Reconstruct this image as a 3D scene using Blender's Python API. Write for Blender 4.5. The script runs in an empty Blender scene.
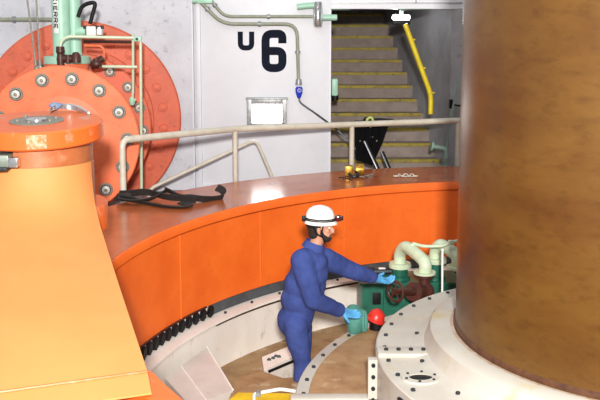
import bpy, bmesh, math, random
from math import pi, sin, cos, radians as RD, atan2, hypot
from mathutils import Vector as V, Matrix
random.seed(7)
S = bpy.context.scene
C = S.collection

# ------------------------------------------------------------------ camera
F, CY, H = 850.0, 141.96, 3.61
TH = math.atan(F / 6500)
AX, AY = 2.675, 6.44                      # axis of the turbine shaft
cd = bpy.data.cameras.new('camera')
cd.sensor_width = 36; cd.lens = F / 600 * 36; cd.shift_y = -(200 - CY) / 600
cd.clip_start = .05; cd.clip_end = 200
cam = bpy.data.objects.new('camera', cd); C.objects.link(cam)
cam.location = (0, 0, H); cam.rotation_euler = (pi / 2 - TH, 0, 0)
S.camera = cam

# ------------------------------------------------------------------ light
S.view_settings.view_transform = 'Standard'
S.view_settings.look = 'None'
S.view_settings.exposure = 0.0
S.view_settings.gamma = 1.0
S.view_settings.use_curve_mapping = False
w = bpy.data.worlds.new('world'); S.world = w; w.use_nodes = True
w.node_tree.nodes['Background'].inputs[0].default_value = (.92, .96, 1, 1)
w.node_tree.nodes['Background'].inputs[1].default_value = .5

def area(name, loc, target, size, energy, col=(1, 1, 1), sy=None):
    l = bpy.data.lights.new(name, 'AREA'); l.energy = energy; l.color = col
    l.size = size
    if sy: l.shape = 'RECTANGLE'; l.size_y = sy
    o = bpy.data.objects.new(name, l); C.objects.link(o); o.location = loc
    o.rotation_euler = (V(target) - V(loc)).to_track_quat('-Z', 'Y').to_euler()
    return o
area('camera_flash', (.1, -1.9, 4.7), (.2, 10, 1.6), .4, 1600, (1, .975, .94))
area('hall_lamp', (-1.5, 7.0, 8.5), (-1, 8.5, 0), 5, 130, (1, .98, .96))
area('hall_lamp', (5.5, 2.5, 7.0), (1.5, 8, 1), 4, 130, (1, .97, .93))

# ------------------------------------------------------------------ helpers
def at(u, v, Y):                          # a point seen at (u, v) that stands Y metres away
    x = (u - 300) / F; y = -(v - CY) / F; c, s = cos(TH), sin(TH)
    r = V((x, c + y * s, -s + y * c)); return r * (Y / r.y) + V((0, 0, H))
def atz(u, v, z):                         # the same for a point at height z
    x = (u - 300) / F; y = -(v - CY) / F; c, s = cos(TH), sin(TH)
    r = V((x, c + y * s, -s + y * c)); return r * ((z - H) / r.z) + V((0, 0, H))
def pol(r, a, z):                         # polar round the shaft axis, degrees
    return V((AX + r * cos(RD(a)), AY + r * sin(RD(a)), z))

def lin(h):
    h = h.lstrip('#'); out = []
    for i in (0, 2, 4):
        c = int(h[i:i+2], 16) / 255
        out.append(c / 12.92 if c <= .04045 else ((c + .055) / 1.055) ** 2.4)
    return (*out, 1)

def mat(name, col, rough=.5, metal=0, col2=None, scale=6, bump=0, bscale=60, lo=.4, hi=.65, stretch=None, spec=.5, col3=None, s3=25, lo3=.6, hi3=.7):
    m = bpy.data.materials.new(name); m.use_nodes = True
    nt = m.node_tree; b = nt.nodes['Principled BSDF']
    b.inputs['Roughness'].default_value = rough; b.inputs['Metallic'].default_value = metal
    b.inputs['Specular IOR Level'].default_value = spec
    c1 = lin(col); c2 = lin(col2) if col2 else tuple(x * .86 for x in c1[:3]) + (1,)
    tc = nt.nodes.new('ShaderNodeTexCoord'); mp = nt.nodes.new('ShaderNodeMapping')
    nt.links.new(tc.outputs['Object'], mp.inputs['Vector'])
    if stretch: mp.inputs['Scale'].default_value = stretch
    def layer(prev, colr, sc, l, h):
        n = nt.nodes.new('ShaderNodeTexNoise'); n.inputs['Scale'].default_value = sc
        n.inputs['Detail'].default_value = 5; n.inputs['Roughness'].default_value = .62
        nt.links.new(mp.outputs['Vector'], n.inputs['Vector'])
        r = nt.nodes.new('ShaderNodeValToRGB'); r.color_ramp.elements[0].position = l; r.color_ramp.elements[1].position = h
        nt.links.new(n.outputs['Fac'], r.inputs['Fac'])
        mx = nt.nodes.new('ShaderNodeMix'); mx.data_type = 'RGBA'
        nt.links.new(r.outputs['Color'], mx.inputs['Factor'])
        if isinstance(prev, tuple): mx.inputs[6].default_value = prev
        else: nt.links.new(prev, mx.inputs[6])
        mx.inputs[7].default_value = colr
        return mx.outputs[2]
    out = layer(c1, c2, scale, lo, hi)
    if col3: out = layer(out, lin(col3), s3, lo3, hi3)
    nt.links.new(out, b.inputs['Base Color'])
    if bump:
        n = nt.nodes.new('ShaderNodeTexNoise'); n.inputs['Scale'].default_value = bscale; n.inputs['Detail'].default_value = 4
        nt.links.new(mp.outputs['Vector'], n.inputs['Vector'])
        bp = nt.nodes.new('ShaderNodeBump'); bp.inputs['Strength'].default_value = bump; bp.inputs['Distance'].default_value = .02
        nt.links.new(n.outputs['Fac'], bp.inputs['Height']); nt.links.new(bp.outputs['Normal'], b.inputs['Normal'])
    return m
def emit(name, col, strength):
    m = bpy.data.materials.new(name); m.use_nodes = True; nt = m.node_tree
    b = nt.nodes['Principled BSDF']; b.inputs['Base Color'].default_value = lin(col)
    b.inputs['Emission Color'].default_value = lin(col); b.inputs['Emission Strength'].default_value = strength
    return m

M = dict(
    ring=mat('orange_ring_paint', '#f27022', .45, col2='#e8641a', scale=2.2, col3='#d8621e', s3=9, lo3=.62, hi3=.78, bump=.05, bscale=14),
    ringtop=mat('shaded_orange_paint', '#b8643a', .2, col2='#a65834', scale=3, col3='#8c4a2c', s3=14, lo3=.6, hi3=.78, bump=.03, bscale=30),  # the ring's orange, with the shade of its level top put into the colour
    arm=mat('overexposed_orange_paint', '#d68a4c', .65, col2='#d28446', scale=1.6, col3='#c47a40', s3=20, lo3=.7, hi3=.8),  # same orange paint, paled: the flash's overexposure is put into the colour
    boss=mat('orange_boss_paint', '#de6626', .42, col2='#d66224', scale=3, col3='#c8907a', s3=7, lo3=.6, hi3=.75),
    neck=mat('brownish_orange_paint', '#b0683e', .4, col2='#a05a34', scale=4, col3='#c8805c', s3=7, lo3=.55, hi3=.72),  # darker, browner orange for the boss below the cap
    servo=mat('salmon_orange_paint', '#ee7a4c', .5, col2='#e66c3e', scale=3, col3='#d2603a', s3=10, lo3=.58, hi3=.75),
    servo_dk=mat('worn_red_orange_paint', '#d86440', .5, col2='#c85a3a', scale=4, col3='#a8482e', s3=18, lo3=.58, hi3=.72),
    white=mat('white_cover_paint', '#c4bfb4', .4, col2='#b9b2a6', scale=2, col3='#c0ab6c', s3=3.2, lo3=.58, hi3=.8),
    pit=mat('off_white_pit_paint', '#efe9e0', .5, col2='#e6ddd2', scale=2.5, col3='#a8947a', s3=6, lo3=.62, hi3=.8, stretch=(1, 1, .5)),
    rust=mat('rust_stained_white_paint', '#b08c64', .6, col2='#96704a', scale=5, col3='#cbb698', s3=4, lo3=.6, hi3=.74, bump=.08, bscale=40),
    dirt=mat('brown_dirty_floor', '#a08058', .65, col2='#8a6844', scale=5, col3='#c0ab8e', s3=6, lo3=.58, hi3=.72, bump=.1, bscale=40),
    panel=mat('light_grey_steel_paint', '#cdc5bd', .5, col2='#c2b9b0', scale=3, col3='#b09c86', s3=8, lo3=.66, hi3=.8),
    wall=mat('painted_concrete', '#cfd0d6', .6, col2='#c2c3ca', scale=2.4, col3='#a2a3ac', s3=9, lo3=.58, hi3=.74, bump=.12, bscale=30),
    bulk=mat('white_steel_panel_paint', '#dadbe0', .45, col2='#d4d5da', scale=2, col3='#c4c4ca', s3=12, lo3=.68, hi3=.8),
    conc=mat('grey_concrete', '#a2a2a6', .85, col2='#949498', scale=3, col3='#84848a', s3=12, lo3=.6, hi3=.75, bump=.1),
    step=mat('stair_concrete', '#8d8078', .85, col2='#7e7068', scale=5, col3='#9a8d80', s3=18, lo3=.6, hi3=.75, bump=.1),
    nosing=mat('yellow_nosing_paint', '#a08c30', .7, col2='#86762e', scale=8, col3='#6a5f3c', s3=14, lo3=.54, hi3=.68),
    floor=mat('grey_floor_paint', '#8d8d90', .6, col2='#7d7d80', scale=3),
    rail=mat('cream_rail_paint', '#cfc8b8', .4, col2='#c2b9a6', scale=8, col3='#9a8a72', s3=25, lo3=.66, hi3=.75),
    black=mat('black_rubber', '#0e0e10', .5, col2='#141416', spec=.25),
    case=mat('matt_black_plastic', '#0a0a0c', .8, col2='#0e0e10', spec=.08),
    cloth_black=mat('black_webbing', '#2a2624', .8, col2='#1e1b1a', scale=30, bump=.3, bscale=120),
    dkgrey=mat('dark_grey_seal', '#4c5054', .5, col2='#3e4246', scale=8),
    bolt=mat('dark_bolt_steel', '#34383c', .4, .6, col2='#24282c', scale=40),
    nut=mat('bright_nut_steel', '#e0ddd0', .4, .1, col2='#c4c2b6', scale=60),
    washer=mat('grey_washer_steel', '#8c887c', .5, .15, col2='#6e6a60', scale=60),
    chrome=mat('worn_chrome', '#d8d8d8', .2, .9, col2='#b8b8b8', scale=20),
    mint=mat('pale_mint_paint', '#a9d3bb', .4, col2='#9ac8ae', scale=5, col3='#86b29a', s3=20, lo3=.64, hi3=.75),
    dullmint=mat('dull_grey_green_paint', '#84a092', .5, col2='#769284', scale=8),
    tank=mat('dark_green_paint', '#1d6450', .4, col2='#185644', scale=6, col3='#123c30', s3=18, lo3=.62, hi3=.72),
    teal=mat('teal_cloth', '#4f8e80', .7, col2='#427e72', scale=12, bump=.3, bscale=30),
    cream=mat('cream_green_pipe_paint', '#c8d6b8', .35, col2='#bccbac', scale=9, col3='#a8b294', s3=30, lo3=.66, hi3=.76),
    olive=mat('pale_green_conduit', '#959a86', .5, col2='#858a76', scale=10),
    valve=mat('red_brown_cast_iron', '#4c241a', .45, col2='#381a14', scale=20, col3='#643022', s3=40, lo3=.6, hi3=.7),
    yellow=mat('yellow_paint', '#e6c21c', .5, col2='#d4ae18', scale=5, col3='#a88a24', s3=14, lo3=.62, hi3=.75),
    railyel=mat('yellow_handrail_paint', '#dcc410', .4, col2='#c8b010', scale=8),
    brass=mat('brass_metal', '#c89a38', .35, .6, col2='#8c6420', scale=30),
    navy=mat('dark_navy_lettering', '#181c28', .9, col2='#1c2130', spec=.1),
    whitep=mat('white_plastic', '#eceae6', .35, col2='#e2e0dc'),
    greyfix=mat('grey_lamp_casting', '#9c9e9e', .4, .3, col2='#808282', scale=20),
    bluep=mat('blue_plug_plastic', '#1a3cc8', .35, col2='#1634b4'),
    overall=mat('blue_coverall_cloth', '#3e4d88', .9, col2='#344278', scale=6, bump=.5, bscale=16, spec=.15),
    glove=mat('light_blue_nitrile', '#5aa8dc', .45, col2='#4c98cc', scale=12),
    skin=mat('skin', '#c89076', .5, col2='#bd8268', scale=14),
    hair=mat('dark_brown_hair', '#2a201a', .8, col2='#1e1712', scale=60, bump=.4, bscale=140),
    redp=mat('red_plastic', '#d83024', .35, col2='#c02a20'),
    steelgrey=mat('grey_green_steel', '#7c867c', .4, .3, col2='#6a746c', scale=14),
    lens=emit('lamp_lens', '#ffffff', 13.0),
    tube=emit('stair_lamp_lens', '#ffffff', 34.0),
    led=mat('dark_red_lens', '#501a1c', .15, col2='#401416'),
    eye=mat('eye_white', '#e8e2da', .3), 
)
# rusty shaft: brushed tan and brown, streaked round and down
def shaft_mat():
    m = mat('oily_brown_shaft_steel', '#745222', .33, .2, col2='#5a3816', scale=.7, lo=.34, hi=.68, col3='#44280f', s3=6, lo3=.5, hi3=1.0, stretch=(1, 1, 2.2), bump=.05, bscale=90)
    return m
M['shaft'] = shaft_mat()

class MB:
    def __init__(s): s.v = []; s.f = []; s.m = []; s.cur = 0; s.mats = []
    def use(s, mt):
        if mt not in s.mats: s.mats.append(mt)
        s.cur = s.mats.index(mt); return s
    def add(s, vs, fs):
        n = len(s.v); s.v += [V(p) for p in vs]
        for f in fs: s.f.append([n + i for i in f]); s.m.append(s.cur)
        return s
    def box(s, c, d, rot=None, bev=0):
        bm = bmesh.new(); bmesh.ops.create_cube(bm, size=1)
        bmesh.ops.scale(bm, vec=d, verts=bm.verts)
        if bev: bmesh.ops.bevel(bm, geom=bm.edges[:], offset=bev, segments=2, affect='EDGES', profile=.6)
        return s.frombm(bm, c, rot)
    def frombm(s, bm, c=(0, 0, 0), rot=None):
        Mx = Matrix.Translation(V(c)) @ (rot.to_4x4() if rot else Matrix())
        bm.verts.index_update()
        s.add([Mx @ v.co for v in bm.verts], [[v.index for v in f.verts] for f in bm.faces]); bm.free(); return s
    def b2(s, a, b, bev=0):
        a, b = V(a), V(b); return s.box((a + b) / 2, [abs(x) for x in (b - a)], bev=bev)
    def ring(s, c, x, y, r, n, ry=None): return [c + x * (r * cos(2*pi*i/n)) + y * ((ry or r) * sin(2*pi*i/n)) for i in range(n)]
    def tube(s, path, r, n=10, caps=True, closed=False):
        P = [V(p) for p in path]; L = len(P); rs = r if isinstance(r, (list, tuple)) else [r] * L
        up = None; vs = []; fs = []
        for i, p in enumerate(P):
            if closed: t = P[(i+1) % L] - P[i-1]
            else: t = P[min(i+1, L-1)] - P[max(i-1, 0)]
            t.normalize()
            if up is None:
                up = V((0, 0, 1)) if abs(t.z) < .9 else V((0, 1, 0))
            x = t.cross(up)
            if x.length < 1e-4: x = t.cross(V((1, .3, 0)))
            x.normalize(); y = x.cross(t); up = y
            rr = rs[i]
            rx, ry = rr if isinstance(rr, tuple) else (rr, rr)
            vs += s.ring(p, x, y, rx, n, ry)
        for i in range(L if closed else L - 1):
            a = i * n; b = ((i + 1) % L) * n
            for k in range(n): fs.append([a + k, a + (k+1) % n, b + (k+1) % n, b + k])
        if caps and not closed: fs.append(list(range(n))[::-1]); fs.append([(L-1)*n + k for k in range(n)])
        return s.add(vs, fs)
    def cyl(s, a, b, r, r2=None, n=24): return s.tube([a, b], [r, r if r2 is None else r2], n)
    def lathe(s, prof, c=(0, 0, 0), a0=0, a1=360, n=96, rot=None, close=False):
        full = abs(a1 - a0) >= 360; k = n if full else n + 1; vs = []; fs = []; c = V(c)
        for i in range(k):
            a = RD(a0 + (a1 - a0) * i / n)
            for r, z in prof:
                q = V((r * cos(a), r * sin(a), z)); vs.append((rot @ q if rot else q) + c)
        L = len(prof)
        for i in range(n):
            j = (i + 1) % k
            for t in range(L if close else L - 1):
                u = (t + 1) % L
                q = [i*L+t, j*L+t, j*L+u, i*L+u]
                if prof[t][0] < 1e-6: q = [i*L+t, j*L+u, i*L+u]
                elif prof[u][0] < 1e-6: q = [i*L+t, j*L+t, i*L+u]
                fs.append(q)
        if close and not full:
            fs.append(list(range(L))[::-1]); fs.append([n*L + t for t in range(L)])
        return s.add(vs, fs)
    def prism(s, bot, top):
        n = len(bot); s.add(list(bot) + list(top), [list(range(n))[::-1], list(range(n, 2*n))] + [[i, (i+1) % n, n + (i+1) % n, n + i] for i in range(n)]); return s
    def ball(s, c, r, rot=None, seg=20, rings=12):
        bm = bmesh.new(); bmesh.ops.create_uvsphere(bm, u_segments=seg, v_segments=rings, radius=1)
        bmesh.ops.scale(bm, vec=r if isinstance(r, (tuple, list)) else (r, r, r), verts=bm.verts)
        return s.frombm(bm, c, rot)
    def mesh(s, name, m, off=V((0, 0, 0)), sharp=38):
        me = bpy.data.meshes.new(name)
        me.from_pydata([p - off for p in s.v], [], s.f)
        ml = s.mats or [m]
        for k in ml: me.materials.append(k)
        me.polygons.foreach_set('material_index', s.m if s.mats else [0] * len(s.f))
        bm = bmesh.new(); bm.from_mesh(me); bmesh.ops.recalc_face_normals(bm, faces=bm.faces); bm.to_mesh(me); bm.free()
        me.polygons.foreach_set('use_smooth', [True] * len(me.polygons))
        me.set_sharp_from_angle(angle=RD(sharp)); me.update(); return me
    def build(s, name, m=None, parent=None, sharp=38, origin=None):
        off = wloc(parent) if parent else (V(origin) if origin else V((0, 0, 0)))
        o = bpy.data.objects.new(name, s.mesh(name, m, off, sharp)); C.objects.link(o)
        if parent: o.parent = parent
        elif origin: o.location = off
        return o
def wloc(o):
    p = V((0, 0, 0))
    while o: p = p + o.location; o = o.parent
    return p
def tag(o, label=None, cat=None, group=None, kind=None):
    for k, x in (('label', label), ('category', cat), ('group', group), ('kind', kind)):
        if x: o[k] = x
    return o
def thing(name, loc, label=None, cat=None, group=None, kind=None):
    o = bpy.data.objects.new(name, None); C.objects.link(o); o.location = loc; o.empty_display_size = .1
    return tag(o, label, cat, group, kind)
def piece(name, me, parent, loc, rot=None):          # a part that shares its mesh with its like
    o = bpy.data.objects.new(name, me); C.objects.link(o); o.parent = parent
    o.location = V(loc) - wloc(parent)
    if rot is not None: o.rotation_euler = rot.to_euler() if hasattr(rot, 'to_euler') else rot
    return o
def smooth(pts, n=6, closed=False):                  # Catmull-Rom
    P = [V(p) for p in pts]; out = []; L = len(P)
    for i in range(L if closed else L - 1):
        if closed: a, b, c, d = P[i-1], P[i], P[(i+1) % L], P[(i+2) % L]
        else: a, b, c, d = P[max(i-1, 0)], P[i], P[i+1], P[min(i+2, L-1)]
        for k in range(n):
            t = k / n
            out.append(.5 * ((2*b) + (c-a)*t + (2*a-5*b+4*c-d)*t*t + (3*b-a-3*c+d)*t**3))
    if not closed: out.append(P[-1])
    return out
def bend(pts, r=.06, n=5):                           # polyline with rounded corners
    P = [V(p) for p in pts]; out = [P[0]]
    for a, b, c in zip(P, P[1:], P[2:]):
        u = (a - b); w_ = (c - b); k = min(r, u.length * .45, w_.length * .45)
        p, q = b + u.normalized() * k, b + w_.normalized() * k
        for i in range(n + 1):
            t = i / n; out.append(p * (1-t)**2 + b * 2*t*(1-t) + q * t*t)
    out.append(P[-1]); return out
def hexbolt(r, h, mt, washer=None, wm=None):
    b = MB()
    if washer: b.use(wm).cyl((0, 0, -.004), (0, 0, h * .25), washer, n=14)
    b.use(mt).cyl((0, 0, 0), (0, 0, h), r, r * .92, n=6)
    return b.mesh('bolt', mt)
def zto(d): return V(d).to_track_quat('Z', 'Y')

ZR, ZF, ZG = 1.71, .06, 1.26        # ring top, pit floor, gallery floor
YW = 12.4

# ------------------------------------------------------------------ the setting
o = MB().lathe([(0, ZF), (4.25, ZF), (4.25, ZF - .1), (0, ZF - .1)], (AX, AY, 0), n=64).build('floor', M['dirt']); tag(o, kind='structure')
b = MB()                                            # gallery floor round the ring, open at the servomotor pit
for a0, a1 in ((-60, 139.5), (152, 200)):
    if a0 == -60: b.lathe([(5.47, ZG), (7.6, ZG), (7.6, ZG - .25), (5.47, ZG - .25)], (AX, AY, 0), a0, a1, n=60, close=True)
o = b.build('floor', M['floor']); tag(o, kind='structure')
o = MB().b2((-9, 5.0, .3), (-1.62, 12.6, .42)).build('floor', M['floor']); tag(o, kind='structure')
b = MB().lathe([(4.28, .61), (4.28, -.04), (4.16, -.04), (4.16, .575), (4.095, .585), (4.095, .612)], (AX, AY, 0), n=128, close=True)
wp = b.build('wall_pit', M['pit'], sharp=30); tag(wp, kind='structure')
tag(MB().lathe([(4.094, .585), (4.135, .585), (4.135, .545), (4.155, .545), (4.155, .58)], (AX, AY, 0), 95, 149, n=48).build('seal_strip', mat('brown_seal', '#4a2a1c', .6), wp), 'dark brown seal strip under the white ledge')
lb = hexbolt(.016, .02, M['bolt'])
for a in range(98, 148, 6): piece('bolt', lb, wp, pol(4.19, a, .612))
# outer concrete of the pit that carries ring and floor
tag(MB().lathe([(4.29, .6), (5.46, .6), (5.46, -.04), (4.29, -.04)], (AX, AY, 0), n=96, close=True).build('wall_foundation', M['conc']), kind='structure')

# left wall and bulkhead panel
wb = MB().b2((-9, YW + .06, .3), (-1.2, YW + .4, 9)).build('wall_back', M['wall']); tag(wb, kind='structure')
for x0, x1, d in ((-1.575, -1.545, .0), (-1.50, -1.44, .015)):
    tag(MB().b2((x0, YW - .02 - d, .42), (x1, YW + .06, 7), .006).build('trim', M['bulk'], wb))
pn = MB().b2((-1.44, YW, .5), (.452, YW + .12, 7.5), .004).build('wall_panel', M['bulk']); tag(pn, kind='structure')
for z in (4.32,): MB().b2((-1.43, YW - .012, z), (.44, YW, z + .012)).build('seam', M['greyfix'], pn)
MB().b2((.425, YW - .01, 1.26), (.45, YW, 3.9)).build('edge_strip', M['bulk'], pn)
MB().b2((-1.44, YW - .025, ZG - .02), (.44, YW, ZG + .1)).build('baseboard', M['bulk'], pn)
lin_ = MB().b2((.452, YW, 3.925), (4.6, YW + .3, 7.5)).build('wall_lintel', M['bulk']); tag(lin_, kind='structure')
MB().b2((.46, YW - .012, 4.0), (4.6, YW, 4.014)).build('seam', M['greyfix'], lin_)
MB().b2((1.66, YW - .012, 4.0), (1.68, YW, 4.3)).build('seam', M['greyfix'], lin_)

tag(MB().b2((3.5, YW, ZG - .1), (10, YW + .3, 7.5)).build('wall_right', M['wall']), kind='structure')
# lettering U 6, cut as flat painted figures
def stroke(b, pts, wd, y0, y1, closed=False):       # flat ribbon in the wall plane
    P = [V((p[0], 0, p[1])) for p in pts]; L = len(P); vs = []
    for i in range(L):
        t = (P[(i+1) % L] - P[i-1]) if closed else (P[min(i+1, L-1)] - P[max(i-1, 0)])
        t.normalize(); nn = V((t.z, 0, -t.x))
        for sg in (1, -1):
            for y in (y0, y1): vs.append(P[i] + nn * (wd / 2 * sg) + V((0, y, 0)))
    fs = []
    for i in range(L if closed else L - 1):
        a = 4 * i; c = 4 * ((i + 1) % L)
        fs += [[a, c, c+2, a+2], [a+1, a+3, c+3, c+1], [a, a+1, c+1, c], [a+2, c+2, c+3, a+3]]
    if not closed: fs += [[0, 2, 3, 1], [4*(L-1), 4*(L-1)+1, 4*(L-1)+3, 4*(L-1)+2]]
    b.add(vs, fs)
def rnd(pts, r, n=6): return [(p.x, p.z) for p in bend([V((x, 0, z)) for x, z in pts], r, n)]
b = MB()
pU = at(246, 41, YW); cx, cz = pU.x, pU.z
stroke(b, rnd([(cx-.082, cz+.135), (cx-.082, cz-.1), (cx+.082, cz-.1), (cx+.082, cz+.135)], .07), .075, YW - .004, YW)
b.build('lettering', M['navy'], pn)
b = MB()
p6 = at(274, 51, YW); cx, cz = p6.x, p6.z
hw, hh, st = .122, .247, .118
stroke(b, rnd([(cx+hw, cz+.11), (cx+hw, cz+hh), (cx-hw, cz+hh), (cx-hw, cz-hh), (cx+hw, cz-hh), (cx+hw, cz+.0), (cx-hw+st/2, cz+.0)], .1), st, YW - .004, YW)
b.build('lettering', M['navy'], pn)

# wall lamp with bright square lens
q0, q1 = at(247, 98, YW), at(287, 126, YW)
t = thing('wall_lamp', ((q0.x+q1.x)/2, YW, q1.z), 'square wall lamp with a glowing white lens under the painted number', 'lamp')
b = MB(); 
x0, x1, z0, z1 = q0.x, q1.x, q1.z, q0.z
for a, c in (((x0, z0), (x0+.075, z1)), ((x1-.075, z0), (x1, z1)), ((x0+.075, z0), (x1-.075, z0+.055)), ((x0+.075, z1-.085), (x1-.075, z1))):
    b.b2((a[0], YW - .09, a[1]), (c[0], YW, c[1]), .006)
b.build('frame', M['greyfix'], t)
MB().b2((x0+.065, YW - .08, z0+.045), (x1-.065, YW - .02, z1-.075), .028).build('diffuser', M['lens'], t)
MB().b2((x0-.015, YW - .1, z1-.015), (x1+.015, YW, z1+.012), .004).build('hood', M['greyfix'], t)

# conduits on the panel
def pipe(name, pts, r, m, label, cat, bendr=.12, group=None, clips=0):
    P = bend(pts, bendr); c = V(pts[0])
    t = thing(name, c, label, cat, group)
    MB().tube(P, r, 10).build('tube', m, t)
    for k in range(clips):
        i = int((k + .5) / clips * (len(pts) - 1)); a, d = V(pts[i]), V(pts[i+1]); p = (a + d) / 2; u = (d - a).normalized()
        MB().cyl(p - u * .02, p + u * .02, r * 1.5, n=12).build('clip', M['greyfix'], t)
    return t
Yc = YW - .065
pipe('conduit', [at(206, -6, Yc), at(224, 16.5, Yc), at(313, 16.5, Yc)], .023, M['olive'], 'upper pale green conduit running level above the painted U to the wall lantern', 'pipe', clips=2)
pipe('conduit', [at(193, -6, Yc), at(222, 24, Yc), at(297, 24, Yc), at(298.5, 80, Yc)], .026, M['olive'], 'lower pale green conduit bending down the panel to the blue plug', 'pipe', .18, clips=3)
pipe('conduit', [at(-30, 19.5, Yc), at(58, 19.5, Yc)], .03, M['olive'], 'level grey green pipe on the wall behind the two mint cylinders', 'pipe', clips=1)
t = thing('conduit_box', at(203, 1, Yc), 'mint green junction box where two conduits start at the top', 'box')
MB().box(at(205, 0, Yc), (.22, .09, .1), bev=.015).build('body', M['mint'], t); MB().cyl(at(198, 0, Yc) , at(192, 0, Yc), .045).build('gland', M['mint'], t)
c = at(318, 16, YW - .09)
t = thing('wall_lantern', c, 'grey capsule shaped lantern on the conduit beside the stair opening', 'lamp')
MB().lathe([(0, -.16), (.05, -.15), (.068, -.1), (.068, .1), (.05, .15), (0, .16)], c, n=20).build('glass', M['chrome'], t)
for dx in (-.045, .045): MB().tube(smooth([c + V((dx, -.06, -.15)), c + V((dx*1.2, -.085, 0)), c + V((dx, -.06, .15))]), .008, 6).build('guard_bar', M['greyfix'], t)
MB().cyl(c + V((0, 0, .13)), c + V((0, 0, .2)), .06, .05, 16).build('cap', M['greyfix'], t)
pipe('conduit', [at(297, 7, Yc), at(309, 5.5, Yc), at(320, 5.5, Yc)], .045, M['mint'], 'short thick mint pipe stub above the grey lantern', 'pipe')
pipe('conduit', [at(321, 17.5, YW - .1), at(337, 17.5, YW - .1)], .045, M['mint'], 'short mint pipe stub crossing the edge into the stair opening', 'pipe')
pipe('conduit', [at(331, 8.2, YW + .08), at(350, 8.2, YW + .08)], .03, M['dullmint'], 'short mint pipe under the lintel at the left of the stair opening', 'pipe')
pipe('conduit', [at(398, 8.2, YW + .08), at(432, 7.8, YW + .08)], .03, M['dullmint'], 'short mint pipe under the lintel above the stair lamp', 'pipe')
c = at(298.7, 86, YW - .07)
t = thing('cable_plug', c, 'blue and grey plug hanging at the end of the conduit', 'plug')
MB().cyl(c + V((0, 0, .1)), c + V((0, 0, .02)), .04, .05, 14).build('socket', M['greyfix'], t)
MB().lathe([(.0, -.14), (.025, -.13), (.05, -.06), (.055, 0), (.04, .03), (0, .03)], c + V((.005, -.01, -.04)), n=16).build('plug_body', M['bluep'], t)
MB().lathe([(.02, 0), (.026, .012), (.03, 0)], c + V((.01, -.066, -.06)), n=14, rot=Matrix.Rotation(pi/2, 3, 'X')).build('plug_ring', M['whitep'], t)
pts = smooth([at(299, 97, YW - .06), at(301, 103, YW - .07), at(315, 113, YW - .12), at(330, 124, YW - .2), at(345, 137, YW - .25), at(358, 152, YW - .3)], 5)
tag(MB().tube(pts, .012, 6).build('power_cable', M['bolt'], origin=pts[0]), 'thin dark cable slanting from the blue plug down to the railing', 'cable')
c = at(334.5, 87, YW + .3)
t = thing('stair_box', c, 'mint green box on the left edge of the stair opening', 'box')
MB().box(c, (.1, .16, .26), bev=.03).build('body', M['mint'], t); MB().cyl(c + V((.01, 0, -.12)), c + V((.01, 0, -.2)), .05, n=14).build('gland', M['black'], t)

# ------------------------------------------------------------------ stairwell
st_ = thing('staircase', (1.2, 12.45, ZG), kind='structure')
Y0, Z0, tr, rs = 12.76, 1.67, .31, .205
def xr(Y): return 2.2 - (Y - 12.45) * .165
for i in range(-1, 14):
    y0, z1 = Y0 + tr * i, Z0 + rs * i; z0 = ZG - .05 if i < 2 else z1 - rs - .12
    sp = MB().prism([(.3, y0, z0), (xr(y0), y0, z0), (xr(y0+tr), y0 + tr + .02, z0), (.3, y0 + tr + .02, z0)],
                    [(.3, y0, z1), (xr(y0), y0, z1), (xr(y0+tr), y0 + tr + .02, z1), (.3, y0 + tr + .02, z1)]).build('step', M['step'], st_)
    MB().b2((.31, y0 - .012, z1 - .045), (xr(y0) - .03, y0 + .075, z1 + .006), .005).build('nosing', M['nosing'], sp)
b = MB(); W0, W1, W2 = V((2.62, 12.2, 0)), V((2.2, 12.45, 0)), V((xr(17.2), 17.2, 0))
b.prism([(2.62, 12.15, ZG - .1), (2.2, 12.45, ZG - .1), (xr(17.2), 17.2, ZG - .1), (3.5, 17.2, ZG - .1), (3.5, 12.15, ZG - .1)],
        [(2.62, 12.15, 3.93), (2.2, 12.45, 3.93), (xr(17.2), 17.2, 6.5), (3.5, 17.2, 6.5), (3.5, 12.15, 3.93)])
wr = b.build('wall_stair_right', M['conc'], sharp=10); tag(wr, kind='structure')
tag(MB().b2((.1, YW + .12, ZG - .1), (.3, 17.2, 6.5)).build('wall_stair_left', M['conc']), kind='structure')
tag(MB().b2((.1, 17.2, ZG), (3.5, 17.4, 6.6)).build('wall_stair_back', M['conc']), kind='structure')
tag(MB().prism([(.1, YW + .1, 4.0), (3.6, YW + .1, 4.0), (3.6, 17.4, 6.5), (.1, 17.4, 6.5)], [(.1, YW + .1, 4.2), (3.6, YW + .1, 4.2), (3.6, 17.4, 6.7), (.1, 17.4, 6.7)]).build('ceiling', M['conc']), kind='structure')
# lamp at the stair head
c = at(401, 17.5, YW + .45)
t = thing('stair_lamp', c, 'small bright oval lamp under the lintel of the stair opening', 'lamp')
MB().box(c, (.26, .1, .075), bev=.03).build('diffuser', M['tube'], t)
MB().box(c + V((0, .0, -.07)), (.27, .12, .07), bev=.02).build('housing', M['black'], t)
MB().cyl(c + V((0, 0, .03)), c + V((0, -.1, .18)), .03, n=12).build('bracket', M['mint'], t)
# yellow handrail on the right wall
def onw(u, v):                           # point on the right stair wall
    Y = 12.6
    for _ in range(30):
        p = at(u, v, Y); Y = max(12.3, min(17, Y + (p.x - (xr(Y) - .07)) * 3))
    return at(u, v, Y)
hp = [onw(405, 24), onw(431, 95), onw(430.5, 114)]
t = thing('stair_handrail', hp[2], 'yellow handrail fixed to the grey wall beside the stairs', 'handrail')
MB().tube(bend(hp, .1), .036, 12).build('tube', M['railyel'], t)
for k in (.15, .55, .9):
    p = hp[0].lerp(hp[1], k); MB().tube([p, p + V((.03, 0, -.07)), p + V((.09, 0, -.07))], .014, 8).build('bracket', M['railyel'], t)
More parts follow.
